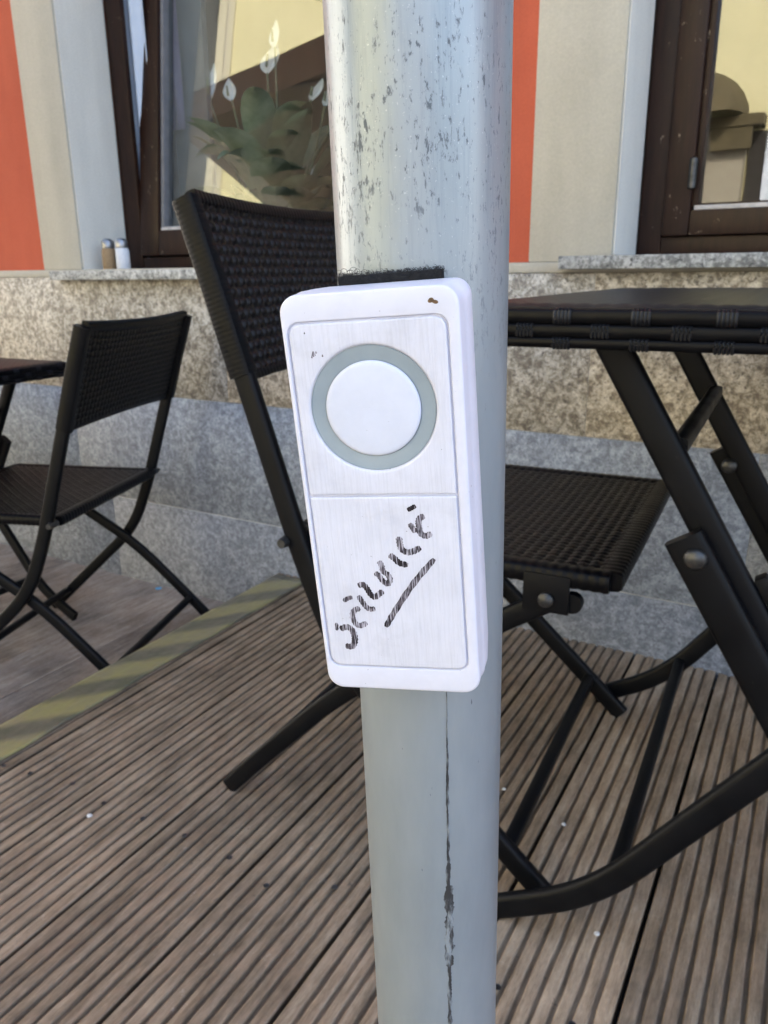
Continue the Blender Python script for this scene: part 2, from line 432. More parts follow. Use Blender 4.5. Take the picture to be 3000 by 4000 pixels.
def ribbed(width, n, depth, gap_frac, x0=0):
    pitch = width / n; pr = []
    hw = gap_frac * pitch / 2
    for i in range(n):
        a = x0 + i * pitch
        # half a groove, rib, half a groove
        pr += [(a, -depth), (a + hw * .8, -depth * .96), (a + hw * 1.15, -depth * .25), (a + hw * 1.15 + pitch * .07, -.0002)]
        pr += [(a + pitch / 2, .0)]
        pr += [(a + pitch - hw * 1.15 - pitch * .07, -.0002), (a + pitch - hw * 1.15, -depth * .25), (a + pitch - hw * .8, -depth * .96)]
    pr += [(x0 + n * pitch, -depth)]
    return pr
def board_mesh(name, width, n, depth, gf, length, thick, mat, segs=1, jit=0, seed=0):
    pr = ribbed(width, n, depth, gf)
    pr[0] = (0, -.0012); pr[1] = (.0008, -.0003); pr[2] = (.0015, 0); pr[3] = (width / n * .3, 0)
    pr[-1] = (width, -.0012); pr[-2] = (width - .0008, -.0003); pr[-3] = (width - .0015, 0); pr[-4] = (width - width / n * .3, 0)
    out = pr + [(width, -thick), (0, -thick)]
    k = len(out); vs = []
    for i in range(segs + 1):
        y = length * i / segs
        for q, (x, z) in enumerate(out):
            if 4 < q < k - 7 and segs > 1:
                x += jit * noise.noise(Vector((x * 90 + seed, y * 22, seed))) + jit * .6 * noise.noise(Vector((x * 30, y * 90, seed)))
                z += jit * .5 * (noise.noise(Vector((x * 60, y * 14, seed + 5))) - .3)
            vs.append((x, y, z))
    fs = [(i * k + j, i * k + (j + 1) % k, (i + 1) * k + (j + 1) % k, (i + 1) * k + j) for i in range(segs) for j in range(k)]
    fs += [tuple(range(k))[::-1], tuple(range(segs * k, (segs + 1) * k))]
    mb = MB(); mb.add(vs, fs, False)
    return mb.mesh(name, mat)
PITCH = .1625
Y0 = -1.25
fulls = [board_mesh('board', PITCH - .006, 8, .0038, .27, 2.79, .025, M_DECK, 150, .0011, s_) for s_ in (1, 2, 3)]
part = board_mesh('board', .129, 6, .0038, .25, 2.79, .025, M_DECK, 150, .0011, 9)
random.seed(3)
for k in range(-10, 7):
    xr = -.1012 - PITCH * k - .003; xl = xr - PITCH + .006
    me = fulls[k % 3]
    if k == 6: me = part; xl = -1.209
    o = bpy.data.objects.new('board', me); COL.objects.link(o); o.parent = deck
    y_end = wall_y(xl + .08) - .006 - random.uniform(0, .006)
    o.location = (xl, y_end - 2.79, random.uniform(-.001, 0))
    if -7 < k < 7:
        if k % 1 == 0:
            for dx in (.035, .118):
                for yy in (.675, -.1):
                    if xl + dx > -.95 or True:
                        s = MB().lathe([(.0001, -.0006), (.0022, -.0003), (.0040, .0004), (.0042, 0.0)][::1], (0, 0, 0), 12).build('screw', M_DARKSTEEL, o)
                        s.location = (dx + random.uniform(-.004, .004), yy + random.uniform(-.02, .03) - o.location.y, .0004)
MB().box(-1.210, 1.8, Y0 - .1, 1.53, -.032, -.0265).build('subfloor', M_DARK, deck)
f_ = MB().box(-1.2125, -1.2105, -1.25, 1.555, -.14, -.003).build('riser_board', M_DECK, deck)

lower = empty('lower_deck', (0, 0, -.13), -DY); tag(lower, kind='structure')
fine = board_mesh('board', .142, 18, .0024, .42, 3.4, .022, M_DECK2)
for k in range(22):
    xr = -1.2165 - .1455 * k; xl = xr - .142
    o = bpy.data.objects.new('board', fine); COL.objects.link(o); o.parent = lower
    o.location = (xl, wall_y(xl) - .004 - 3.4, random.uniform(-.0012, 0))
MB().box(-4.5, -1.215, -1.9, 1.53, -.04, -.03).build('subfloor', M_DARK, lower)

# hazard tape over the platform edge (follows the ribs a little)
nx, ny = 12, 90
vs = []; W0, W1 = -1.2115, -1.107
for j in range(ny + 1):
    y = -1.2 + (wall_y(-1.2) + 1.17) * j / ny
    for i in range(nx + 1):
        x = W0 + (W1 - W0) * i / nx
        wob = .0012 * noise.noise(Vector((x * 40, y * 12, 3)))
        ex = .004 * noise.noise(Vector((0, y * 9, i > nx / 2))) * (1 if i in (0, nx) else .3)
        z = .0022 + wob + .0006 * math.cos(x * 2 * math.pi / .0203)
        if i == 0: z = -.006
        vs.append((x + (ex if i == nx else 0), y, z))
fs = [(j * (nx + 1) + i, j * (nx + 1) + i + 1, (j + 1) * (nx + 1) + i + 1, (j + 1) * (nx + 1) + i) for j in range(ny) for i in range(nx)]
tp = MB().add(vs, fs, True).build('hazard_tape', M_TAPE); tp.rotation_euler = (0, 0, -DY)
md = tp.modifiers.new('t', 'SOLIDIFY'); md.thickness = .0006; md.offset = 1
tag(tp, 'worn yellow and black striped hazard tape stuck along the edge of the upper deck', 'hazard tape')

# small litter on the decks
def on_deck(x, y, z=0): return D_AX * x + D_AY * y + Vector((0, 0, z))
def lump(name, p, r, mat, label, cat, group=None, flat=.5):
    bm = bmesh.new(); bmesh.ops.create_icosphere(bm, subdivisions=2, radius=r)
    for v in bm.verts:
        v.co *= 1 + .35 * noise.noise(v.co * (1.5 / r) + Vector(p) * 9); v.co.z *= flat
    me = bpy.data.meshes.new(name); bm.to_mesh(me); bm.free(); me.materials.append(mat)
    o = bpy.data.objects.new(name, me); COL.objects.link(o); o.location = p + Vector((0, 0, r * flat * .7)); tag(o, label, cat, group)
GR = 'pale grit chips lying on the decking'
lump('stone_chip', on_deck(-.866, .649), .0042, M_STONE, 'pale grit chip on the upper deck left of the pole', 'stone chip', GR)
lump('stone_chip', on_deck(-.24, .964), .0035, M_STONE, 'pale grit chip beside the thin slanting stretcher between the chair feet', 'stone chip', GR)
lump('stone_chip', on_deck(-.147, .789), .0034, M_STONE, 'pale grit chip on the deck in front of the bent table leg', 'stone chip', GR)
lump('stone_chip', on_deck(-.345, 1.0), .003, M_STONE, 'tiny pale grit chip on the deck right beside the pole', 'stone chip', GR)
lump('paper_scrap', on_deck(-1.655, 1.585, -.13), .010, M_BLUE, 'small bright blue scrap on the lower deck near the granite wall', 'scrap', flat=.25)
lump('dry_leaf', on_deck(-1.375, 1.585, -.13), .013, M_RUST, 'small rust brown leaf lying against the taped platform edge by the wall', 'leaf', flat=.4)

# ------------------------------------------------------------------ cafe building
WA = R(-31)
NRM = Vector((math.sin(R(31)), math.cos(R(31)), 0))
cafe = empty('cafe_building', NRM * WALL_D, WA)
tag(cafe, 'cafe front with orange stucco, cream window surrounds, brown windows and granite plinth', 'building')
UL, UR = -4.7, 4.6
LW = (-1.93, -.86); RW = (-.43, .70)
ZS, ZT = .787, 2.35
# window openings (u0,u1); more beyond the frame on either side
wins = [LW, RW, (1.75, 2.85)]
mb = MB(); cuts = [UL] + [c for a in wins for c in (a[0] - .166, a[1] + .166)] + [UR]
for i in range(0, len(cuts), 2):
    mb.box(cuts[i], cuts[i + 1], 0, .34, .7895, ZT + .17)
mb.box(UL, UR, 0, .34, ZT + .1705, 6.4)
mb.build('stucco_wall', M_ORANGE, cafe)
mb = MB(); mb.box(UL, UR, -.008, .02, .769, .789)
mb.box(UL, UR, .0201, .34, -.6, .7885)
mb.build('ledge', M_CREAM, cafe, bevel=.003)
mb = MB(); mb.box(UL, UR, -.25, 9, 6.4, 6.6); mb.box(UL, UR, 8.7, 9, -.6, 6.4); mb.box(UL, UL + .3, .35, 8.7, -.6, 6.4); mb.box(UR - .3, UR, .35, 8.7, -.6, 6.4)
mb.build('roof_and_rear_walls', M_WHITE, cafe)
# granite slabs
rows = [(-.45, .1288, -1.90, M_GR_BASE), (.1312, .4494, -.13, M_GR_LOW), (.4506, .768, -.457, M_GR_TOP)]
MB().box(UL, UR, -.0082, .0195, -.6, .7678).build('mortar', M_MORTAR, cafe)
for z0, z1, j0, mat in rows:
    sl = MB().box(.0006, .9494, -.010, 0.0055, z0, z1).mesh('granite_slab', mat, .0008, 1)
    i0 = math.ceil((-3.8 - j0) / .95)
    for i in range(i0, i0 + 6):
        o = bpy.data.objects.new('granite_slab', sl); COL.objects.link(o); o.parent = cafe
        o.location = (j0 + i * .95, random.uniform(-.0008, .0008), 0)
    a = j0 + i0 * .95; b = a + 6 * .95
    MB().box(UL, a - .002, -.010, .0055, z0, z1).build('granite_slab', mat, cafe); MB().box(b + .002, UR, -.010, .0055, z0, z1).build('granite_slab', mat, cafe)

for a, b in wins:
    zs = ZS if (a, b) == LW else (.801 if (a, b) == RW else ZS)
    mb = MB()
    mb.box(a - .166, a, -.003, .172, .7893, ZT); mb.box(b, b + .166, -.003, .172, .7893, ZT)
    mb.box(a - .166, b + .166, -.003, .172, ZT + .0005, ZT + .17)
    mb.build('window_surround', M_CREAM, cafe, bevel=.004)
    MB().box(a + .0003, a + .0025, .004, .165, zs, ZT - .001).build('reveal', M_REVEAL, cafe); MB().box(b - .0025, b - .0003, .004, .165, zs, ZT - .001).build('reveal', M_REVEAL, cafe)
    MB().box(a - .09, b + .09, -.045, -.011, zs - .026, zs - .002).box(a + .003, b - .003, -.011, .20, zs - .026, zs - .002).build('sill', M_GR_SILL, cafe, bevel=.002)
    # window
    wn = empty('window', (0, .17, 0), 0, cafe)
    fz = zs - .001
    mb = MB()
    fl = .064 if (a, b) == LW else .050
    fd = .016 if (a, b) == LW else .075
    mb.box(a + .003, a + fl, 0, fd, fz, ZT - .002); mb.box(b - fl, b - .003, 0, fd, fz, ZT - .002)
    mb.box(a + fl, b - fl, .001, .075, fz, fz + .036); mb.box(a + fl, b - fl, .001, .075, ZT - .06, ZT - .002)
    mb.build('outer_frame', M_WOOD, wn, bevel=.003)
    A, B, Z0, Z1 = a + fl + .001, b - fl - .001, fz + .037, ZT - .061
    t = .05
    sw = .074 if (a, b) == LW else .052
    def fr(mb, y0, y1, i0, i1):
        mb.box(A + i0, A + i1, y0, y1, Z0 + i0, Z1 - i0); mb.box(B - i1, B - i0, y0, y1, Z0 + i0, Z1 - i0)
        mb.box(A + i1, B - i1, y0, y1, Z0 + i0, Z0 + i1 - .004); mb.box(A + i1, B - i1, y0, y1, Z1 - i1, Z1 - i0); return mb
    sash = fr(MB(), -.012, .050, 0, sw).build('sash', M_WOOD, wn, bevel=.005)
    bead = fr(MB(), -.001, .034, sw, sw + .012).build('glazing_bead', M_BEAD if (a, b) == LW else M_WOOD, wn, bevel=.002)
    put = MB().box(A + sw + .006, B - sw - .006, -.006, .000, Z0 + sw - .006, Z0 + sw + .004).build('putty_line', M_PUTTY, wn, bevel=.001)
    pane = MB().box(A + sw + .001, B - sw - .001, .018, .022, Z0 + sw + .001, Z1 - sw - .001).build('pane', M_GLASS, wn)
    pane.data.update()
    parts = [sash, bead, put, pane]
    if (a, b) == LW:
        for q in parts:       # tilted inwards about its bottom edge
            T = Matrix.Translation((0, .02, Z0)) @ Matrix.Rotation(R(-6.6), 4, 'X') @ Matrix.Translation((0, -.02, -Z0))
            q.matrix_local = T
    else:
        hz_ = MB().lathe([(.004, 0), (.0075, .002), (.0075, .055), (.004, .057)], (A + sw + .0, -.02, Z0 + .085), 14).build('hinge', M_DARKSTEEL, wn)
# room behind the glass
mb = MB()
mb.box(-4.4, 4.3, 5.0, 5.1, -.1, 3.2); mb.box(-4.4, 4.3, .35, 5, 3.0, 3.1)
mb.build('room_wall', M_ROOM, cafe)
MB().box(-4.4, 4.3, .35, 5.0, -.05, 0.0).build('room_floor', M_DARK, cafe)
MB().box(-4.4, 4.3, .345, .40, -.05, .74).build('room_parapet', M_ROOM, cafe)

def WP(u, y, z):     # wall coordinates -> world
    return Vector((math.cos(WA) * u, math.sin(WA) * u, 0)) + NRM * (WALL_D + y) + Vector((0, 0, z))

# shakers on the left sill
def shaker(u, y, mat, label):
    e = empty('shaker', WP(u, y, .785), WA); tag(e, label, 'shaker', 'salt and pepper shakers on the window sill')
    MB().lathe([(.016, 0), (.019, .003), (.019, .052), (.0165, .060)], k=20).build('jar', mat, e)
    MB().lathe([(.0168, .060), (.0175, .062), (.0170, .078), (.010, .085), (.001, .087)], k=20).build('lid', M_STEEL, e)
shaker(-1.868, .045, M_BROWNPOW, 'glass shaker with brown pepper and steel lid, left one on the window sill')
shaker(-1.812, .045, M_WHITEPOW, 'glass shaker full of white salt and steel lid, right one on the window sill')

# curtain and cloths inside the left window
def cloth(name, u0, u1, y, z0, z1, mat, label, cat, amp=.02, skew=0):
    vs = []; nx, nz = 24, 12
    for j in range(nz + 1):
        for i in range(nx + 1):
            tt = i / nx; s_ = j / nz
            vs.append((u0 + (u1 - u0) * tt + skew * s_, amp * math.sin(tt * 15 + s_), z0 + (z1 - z0) * s_))
    fs = [(j * (nx + 1) + i, j * (nx + 1) + i + 1, (j + 1) * (nx + 1) + i + 1, (j + 1) * (nx + 1) + i) for j in range(nz) for i in range(nx)]
    o = MB().add(vs, fs, True).build(name, mat); o.location = WP(0, y, 0); o.rotation_euler = (0, 0, WA)
    md = o.modifiers.new('s', 'SOLIDIFY'); md.thickness = .003
    tag(o, label, cat)
cloth('curtain', -1.945, -1.83, .215, .80, 2.3, M_CURTAIN, 'pale blue curtain strip seen in the gap beside the tilted window sash', 'curtain', .012)
cloth('cloth', -1.835, -1.79, .30, 1.18, 2.3, M_VIOLET, 'faded violet cloth hanging inside beside the pale blue curtain', 'cloth', .01)
cloth('cloth', -1.872, -1.842, .275, .95, 2.3, M_REDCLOTH, 'narrow dark red cloth hanging behind the left edge of the window glass', 'cloth', .006, .05)
panel = MB().box(0, .135, 0, .02, .80, 2.3).build('reflection_screen', M_GREYPANEL); panel.location = WP(-1.865, .34, 0); panel.rotation_euler = (0, 0, WA)  # grey board added to give the grey reflection at the pane's left
tag(panel, 'added grey screen standing in for a grey reflection, behind the left part of the tilted window', 'screen')

# peace lily on the inner sill
lily = empty('peace_lily', WP(-1.50, .36, .76), WA)
tag(lily, 'potted peace lily with white flowers and broad grey green leaves behind the tilted window', 'plant')
MB().lathe([(.06, 0), (.085, .13), (.09, .135), (.08, .14)], k=24).build('pot', M_POT, lily)
MB().box(-.4, .4, -.1, .16, -.03, -.002).build('shelf', M_WOOD, lily)
def leaf(mb, base, yaw, length, width, lift, curl=.5):
    n = 10; vs = []; fs = []
    d = Vector((math.cos(yaw), math.sin(yaw), 0)); sd_ = Vector((-d.y, d.x, 0))
    for i in range(n + 1):
        t = i / n
        r_ = length * t; z = lift * length * (t - curl * t * t)
        wdt = width * (math.sin(math.pi * min(1, max(0, (t - .25) / .75)) ** .8) if t > .25 else .05)
        c = Vector(base) + d * r_ * .8 + Vector((0, 0, z))
        for s_ in (-1, -.5, 0, .5, 1):
            vs.append(c + sd_ * (wdt * s_ * .5) + Vector((0, 0, abs(s_) * wdt * .22)))
    for i in range(n):
        for j in range(4):
            a_ = i * 5 + j; fs.append((a_, a_ + 1, a_ + 6, a_ + 5))
    mb.add(vs, fs, True)
random.seed(11)
for i in range(46):
    mb = MB(); yaw = random.uniform(0, 2 * math.pi)
    leaf(mb, (random.uniform(-.03, .03), random.uniform(-.03, .03), .13), yaw, random.uniform(.16, .34), random.uniform(.07, .12), random.uniform(.5, 2.0), random.uniform(.35, .7))
    mb.build('leaf', M_LEAF, lily)
def flower(u, z, dx, h=.10, turn=0, wd=.035):
    mb = MB(); n = 12; vs = []
    for i in range(n + 1):
        t = i / n; ww = wd * math.sin(math.pi * t ** .8) * (1 - .15 * t) + .001
        c = Vector((u + dx * t, .012 * math.sin(t * 3), z + h * t))
        for s_ in (-1, -.5, 0, .5, 1):
            vs.append(c + Vector((math.cos(turn) * ww * s_ * .5, -abs(s_) * ww * .35 + math.sin(turn) * ww * s_ * .5, 0)))
    fs = [(i * 5 + j, i * 5 + j + 1, i * 5 + j + 6, i * 5 + j + 5) for i in range(n) for j in range(4)]
    o = mb.add(vs, fs, True).build('flower', M_PETAL, lily)
    st = MB().tube(bez([(u * .25, 0, .12), (u * .7, .0, .12 + (z - .12) * .55), (u, 0, z + .004)]), .0025, 6).build('stem', M_STEM, lily)
    sp = MB().tube([(u + dx * .2, -.012, z + h * .2), (u + dx * .4, -.014, z + h * .62)], [.004, .003], 8).build('spadix', M_STEM, lily)
flower(-.236, .494, .024, .10, 0, .040)
flower(-.153, .488, -.009, .062, .3, .042)
flower(-.019, .541, .036, .075, .2, .055)
flower(.012, .600, .006, .070, -.3, .050)
flower(.126, .459, .040, .052, .3, .032)
flower(.172, .44, .03, .06, .3, .032)
flower(.109, .27, .022, .03, .3, .016)

# ------------------------------------------------------------------ chair
def weave(fx, nu, nv, cu, cv, amp=.0016, res=5, closed=True, thick=.007):
    """plain-weave relief on a surface fx(u,v)->(point,normal); nu x nv strands"""
    U, V = nu * res, nv * res; out = []
    front = []; back = []
    def h(a, b):
        i, j = math.floor(a), math.floor(b)
        fu, fv = a - i - .5, b - j - .5
        s_ = 1 if (i + j) % 2 == 0 else -1
        wu = max(0, 1 - (abs(fu) / .5) ** 3) ; wv = max(0, 1 - (abs(fv) / .5) ** 3)
        up = wu * math.cos(fv * math.pi) if s_ > 0 else wv * math.cos(fu * math.pi)
        lo = (wv * .25 if s_ > 0 else wu * .25)
        return max(up, lo)
    for j in range(V + 1):
        for i in range(U + 1):
            p, n_ = fx(i / U, j / V)
            hh = h(min(i / res, nu - 1e-4) + (.0001), min(j / res, nv - 1e-4) + .0001)
            front.append(p + n_ * (thick / 2 + amp * hh)); back.append(p - n_ * (thick / 2 + amp * hh))
    K = U + 1; n0 = len(front)
    fs = [(j * K + i, j * K + i + 1, (j + 1) * K + i + 1, (j + 1) * K + i) for j in range(V) for i in range(U)]
    fb = [(n0 + a, n0 + d, n0 + c, n0 + b) for a, b, c, d in fs]
    edge = [i for i in range(U + 1)] + [j * K + U for j in range(1, V + 1)] + [V * K + i for i in range(U - 1, -1, -1)] + [j * K for j in range(V - 1, 0, -1)]
    fe = [(edge[i], edge[(i + 1) % len(edge)], n0 + edge[(i + 1) % len(edge)], n0 + edge[i]) for i in range(len(edge))]
    mb = MB(); mb.add(front + back, fs + fb, True); mb.f += [tuple(f) for f in fe]; mb.sm += [True] * len(fe)
    return mb
def ringed(pts, side, a, b, pitch=.006, amp=.07):
    """a wrapped (cord-bound) sweep: rings along the length"""
    P_ = [Vector(p) for p in pts]; out = [P_[0]]
    L = sum((P_[i + 1] - P_[i]).length for i in range(len(P_) - 1)); n = max(4, int(L / pitch) * 4)
    ds = [0]
    for i in range(len(P_) - 1): ds.append(ds[-1] + (P_[i + 1] - P_[i]).length)
    res = []; sc_ = []
    for k in range(n + 1):
        d = L * k / n; i = 0
        while i < len(ds) - 2 and ds[i + 1] < d: i += 1
        t = (d - ds[i]) / max(1e-9, ds[i + 1] - ds[i]); res.append(P_[i].lerp(P_[i + 1], t))
        sc_.append(1 + amp * abs(math.sin(math.pi * d / pitch)))
    return MB().sweep(res, side, a, b, 3, True, True, sc_)

HW = .247
def make_chair():
    root = empty('folding_chair')
    for sg in (1, -1):
        y = HW * sg
        pts = fillet([(-.496, y, .857), (-.405, y, .585), (-.345, y, .40), (-.288, y, .268), (0, y, .004)], .10, 8)
        MB().sweep(pts, (0, 1, 0), .0145, .0085, 4).build('back_post', M_FRAME, root)
        ringed([(-.4985, y, .861), (-.464, y, .760), (-.428, y, .648)], (0, 1, 0), .0168, .0112, .006, .025).build('post_wrap', M_RATTAN, root)
        yi = (HW - .020) * sg
        pts = fillet([(-.515, yi, .004), (-.44, yi, .085), (-.30, yi, .228), (-.02, yi, .412)], .08, 6)
        MB().sweep(pts, (0, 1, 0), .0135, .008, 4).build('rear_leg', M_FRAME, root)
        # bracket plate and bolt below the seat front
        b_ = MB(); b_.box(-.058, -.004, yi + .0095 * sg - .0015, yi + .0095 * sg + .0015, .395, .441)
        br = b_.build('bracket', M_FRAME, root, bevel=.001)
        MB().lathe([(.009, 0), (.009, .004), (.005, .007), (.001, .0075)] if sg > 0 else [(.009, 0), (.009, -.004), (.005, -.007), (.001, -.0075)], (-.030, yi + .0112 * sg, .411), 14, 'y').build('bolt', M_DARKSTEEL, br)
        MB().lathe([(.012, -.006), (.012, .006)], (-.002, yi + .0 * sg, .408), 14, 'y').build('leg_end_cap', M_FRAME, root)
        MB().lathe([(.008, -.018 if sg > 0 else .018), (.008, 0), (.006, .012 * sg)], (-.372, (HW + .006) * sg, .437), 12, 'y').build('pivot_bolt', M_DARKSTEEL, root)
    MB().sweep([(-.060, -HW, .064), (-.060, HW, .064)], (0, 0, 1), .009, .0085, 3).build('front_stretcher', M_FRAME, root)
    MB().sweep([(-.455, -HW + .02, .072), (-.455, HW - .02, .072)], (0, 0, 1), .009, .0085, 3).build('rear_stretcher', M_FRAME, root)
    # backrest: bowed sheet between the posts
    top = Vector((-.498, 0, .862)); bot = Vector((-.424, 0, .648)); nn = Vector((.93, 0, .36)).normalized()
    wd = HW - .010
    def fb(u, v):
        c = 1 - (2 * u - 1) ** 2
        p = bot.lerp(top, v) + Vector((0, (2 * u - 1) * wd, 0)) - nn * (.011 * c)
        p = p - Vector((0, 0, 1)) * (.003 * c * v) + Vector((0, 0, 1)) * (.012 * c * (1 - v))
        return p, nn
    w_ = weave(fb, 34, 16, 0, 0, .0042, 6, thick=.006); br = w_.build('backrest', M_WEAVE, root)
    for v, nm in ((1, 'top_rail'), (0, 'bottom_rail')):
        pts = [fb(i / 24, v)[0] for i in range(25)]
        ringed(pts, nn, .009 if v else .007, .0085 if v else .006, .008, .10).build(nm, M_RATTAN, root)
    # seat
    def fsq(u, v):
        c = 1 - (2 * u - 1) ** 2
        p = Vector((-.365 + .40 * v, (2 * u - 1) * (HW - .027), .443 - .008 * c * math.sin(math.pi * v)))
        return p, Vector((0, 0, 1))
    weave(fsq, 36, 30, 0, 0, .0024, 5, thick=.007).build('seat', M_WEAVE, root)
    sw = HW - .024
    for p0, p1, sd_ in (((.038, -sw, .438), (.038, sw, .438), (0, 0, 1)), ((-.368, -sw, .438), (-.368, sw, .438), (0, 0, 1)), ((-.368, sw, .438), (.038, sw, .438), (0, 0, 1)), ((-.368, -sw, .438), (.038, -sw, .438), (0, 0, 1))):
        ringed([p0, p1], sd_, .0125, .011, .012, .10).build('seat_edge', M_RATTAN, root)
    for yy in (-.17, 0, .17):
        MB().sweep([(-.36, yy, .4285), (.03, yy, .4285)], (0, 0, 1), .009, .006, 3).build('seat_slat', M_FRAME, root)
    return root
def copy_tree(o, parent=None):
    c = o.copy(); COL.objects.link(c); c.parent = parent
    for ch in o.children: copy_tree(ch, c)
    return c
CG = 'black woven folding chairs on the terrace'
chair = make_chair()
chair.location = (.317, 1.031, 0); chair.rotation_euler = (0, 0, -.458)
tag(chair, 'black woven folding chair on the upper deck behind the grey pole', 'chair', CG)
chair2 = copy_tree(chair)
chair2.location = (-.984, 1.834, -.13); chair2.rotation_euler = (0, 0, 2.957); chair2.scale = (.94, .94, .94)
tag(chair2, 'black woven folding chair on the lower deck, its feet hidden by the taped step', 'chair', CG)

# ------------------------------------------------------------------ table
S0, S1, T0, T1 = -.055, .645, -.052, .70
def rrect(x0, x1, y0, y1, r_, n=6):
    out = []
    for cx, cy, a0 in ((x1 - r_, y1 - r_, 0), (x0 + r_, y1 - r_, 90), (x0 + r_, y0 + r_, 180), (x1 - r_, y0 + r_, 270)):
        for k in range(n + 1):
            a = R(a0 + 90 * k / n); out.append((cx + r_ * math.cos(a), cy + r_ * math.sin(a)))
    return out
def make_table():
    root = empty('folding_table')
    def ft(u, v):
        x = S0 + .006 + (S1 - S0 - .012) * u; y = T0 + .006 + (T1 - T0 - .012) * v
        e = min(x - S0, S1 - x, y - T0, T1 - y)
        z = .7395 - .006 * max(0, 1 - e / .02) ** 2
        return Vector((x, y, z)), Vector((0, 0, 1))
    weave(ft, 40, 43, 0, 0, .0012, 3, thick=.006).build('tabletop', M_TOP, root)
    MB().box(S0 + .012, S1 - .012, T0 + .012, T1 - .012, .712, .735).build('top_core', M_FRAME, root)
    per = rrect(S0, S1, T0, T1, .018, 5)
    for k, (z, a) in enumerate(((.7320, .0068), (.7195, .0064), (.7090, .0050))):
        ins = .000 if k < 2 else -.001
        pts = [Vector((x, y, z)) for x, y in per]; pts.append(pts[0].copy())
        m_ = MB(); kk = 10; ring = []
        n = len(per)
        for i in range(n):
            x, y = per[i]; xa, ya = per[i - 1]; xb, yb = per[(i + 1) % n]
            tx, ty = xb - xa, yb - ya; L = math.hypot(tx, ty); nx_, ny_ = ty / L, -tx / L
            for j in range(kk):
                an = 2 * math.pi * j / kk
                q = .0045 * math.copysign(abs(math.cos(an)) ** .7, math.cos(an)); zz = a * math.copysign(abs(math.sin(an)) ** .7, math.sin(an))
                ring.append((x + nx_ * q, y + ny_ * q, z + zz))
        fs = [(i * kk + j, i * kk + (j + 1) % kk, ((i + 1) % n) * kk + (j + 1) % kk, ((i + 1) % n) * kk + j) for i in range(n) for j in range(kk)]
        m_.add(ring, fs, True).build('rim_band', M_RATTAN, root)
    # wraps crossing the bands, staggered row by row
    mb = MB()
    def wrapat(x, y, ox, oy, z, hgt):
        tx, ty = -oy, ox
        mb = MB()
        for q in (-.0066, -.0033, 0, .0033, .0066):
            c = Vector((x + tx * q, y + ty * q, z))
            pts = [c + Vector((ox * .001, oy * .001, hgt * 1.0)), c + Vector((ox * .0042, oy * .0042, hgt * .7)), c + Vector((ox * .0050, oy * .0050, 0)), c + Vector((ox * .0042, oy * .0042, -hgt * .7)), c + Vector((ox * .001, oy * .001, -hgt * 1.0))]
            mb.tube(pts, .0017, 6)
        mb.build('rim_wrap', M_TOP, root)['kind'] = 'stuff'
    for k, (z, hg) in enumerate(((.7320, .0066), (.7195, .0062), (.7090, .0048))):
        st = .068; off = (k % 2) * st / 2
        x = S0 + .035 + off
        while x < S1 - .02:
            wrapat(x, T0, 0, -1, z, hg); wrapat(x, T1, 0, 1, z, hg); x += st
        y = T0 + .035 + off
        while y < T1 - .02:
            wrapat(S0, y, -1, 0, z, hg); wrapat(S1, y, 1, 0, z, hg); y += st
    # cross legs: inner frame A (top left to bottom right), outer frame D with bent feet
    D = [(-.012, 0.006), (.076, .058), (.127, .106), (.30, .345), (.50, .70)]
    D = [(-.012, .010), (.078, .060), (.130, .108), (.305, .350), (.545, .705)]
    for t_ in (.0, .575):
        MB().sweep(fillet([(a, t_, b) for a, b in D], .035, 6), (0, 1, 0), .0150, .0085, 4).build('outer_leg', M_FRAME, root)
    for t_, sg in ((-.006 + .03, -1), (.435, 1)):
        MB().sweep([(.074, t_, .710), (.262, t_, .395)], (0, 1, 0), .0160, .009, 4).build('upper_leg', M_FRAME, root)
        tb = t_ - .0195 if sg < 0 else t_ + .0195
        MB().sweep(fillet([(.163, tb, .523), (.42, tb, .105), (.485, tb, .055), (.56, tb, .010)], .035, 5), (0, 1, 0), .0190, .0085, 4).build('lower_leg', M_FRAME, root)
        b1 = MB().box(.195, .235, t_ - .004, t_ + .014, 0, .012).build('latch', M_FRAME, root, bevel=.002)
        b1.matrix_local = Matrix.Translation((.232, t_, .478)) @ Matrix.Rotation(R(59), 4, 'Y') @ Matrix.Translation((-.2, -t_, 0))
        MB().lathe([(.011, 0), (.011, -.002), (.008, -.0055), (.001, -.0065)], (.177, min(tb, t_) - .0088, .505 if sg < 0 else .503), 16, 'y').build('rivet', M_DARKSTEEL, root)
    for s_, z_, a, b in ((.148, .606, .030, .435), (.129, .112, 0, .575), (.50, .665, 0, .575)):
        MB().sweep([(s_, a, z_), (s_, b, z_)], (0, 0, 1), .0085, .009, 3).build('cross_bar', M_FRAME, root)
    return root
TG = 'black woven folding tables on the terrace'
table = make_table()
table.location = (.143, .791, 0); table.rotation_euler = (0, 0, R(-27))
tag(table, 'black woven folding table on the upper deck right of the grey pole', 'table', TG)
table2 = copy_tree(table)
a2 = R(154); sc2 = .94
cw = Vector((-.789, 1.997, 0))
ax = Vector((math.cos(a2), math.sin(a2), 0)); ay = Vector((-ax.y, ax.x, 0))
og = cw - ax * (S0 * sc2) - ay * (T0 * sc2)
table2.location = (og.x, og.y, -.13); table2.rotation_euler = (0, 0, a2); table2.scale = (sc2,) * 3
tag(table2, 'black woven folding table on the lower deck, cut by the left edge of the picture', 'table', TG)

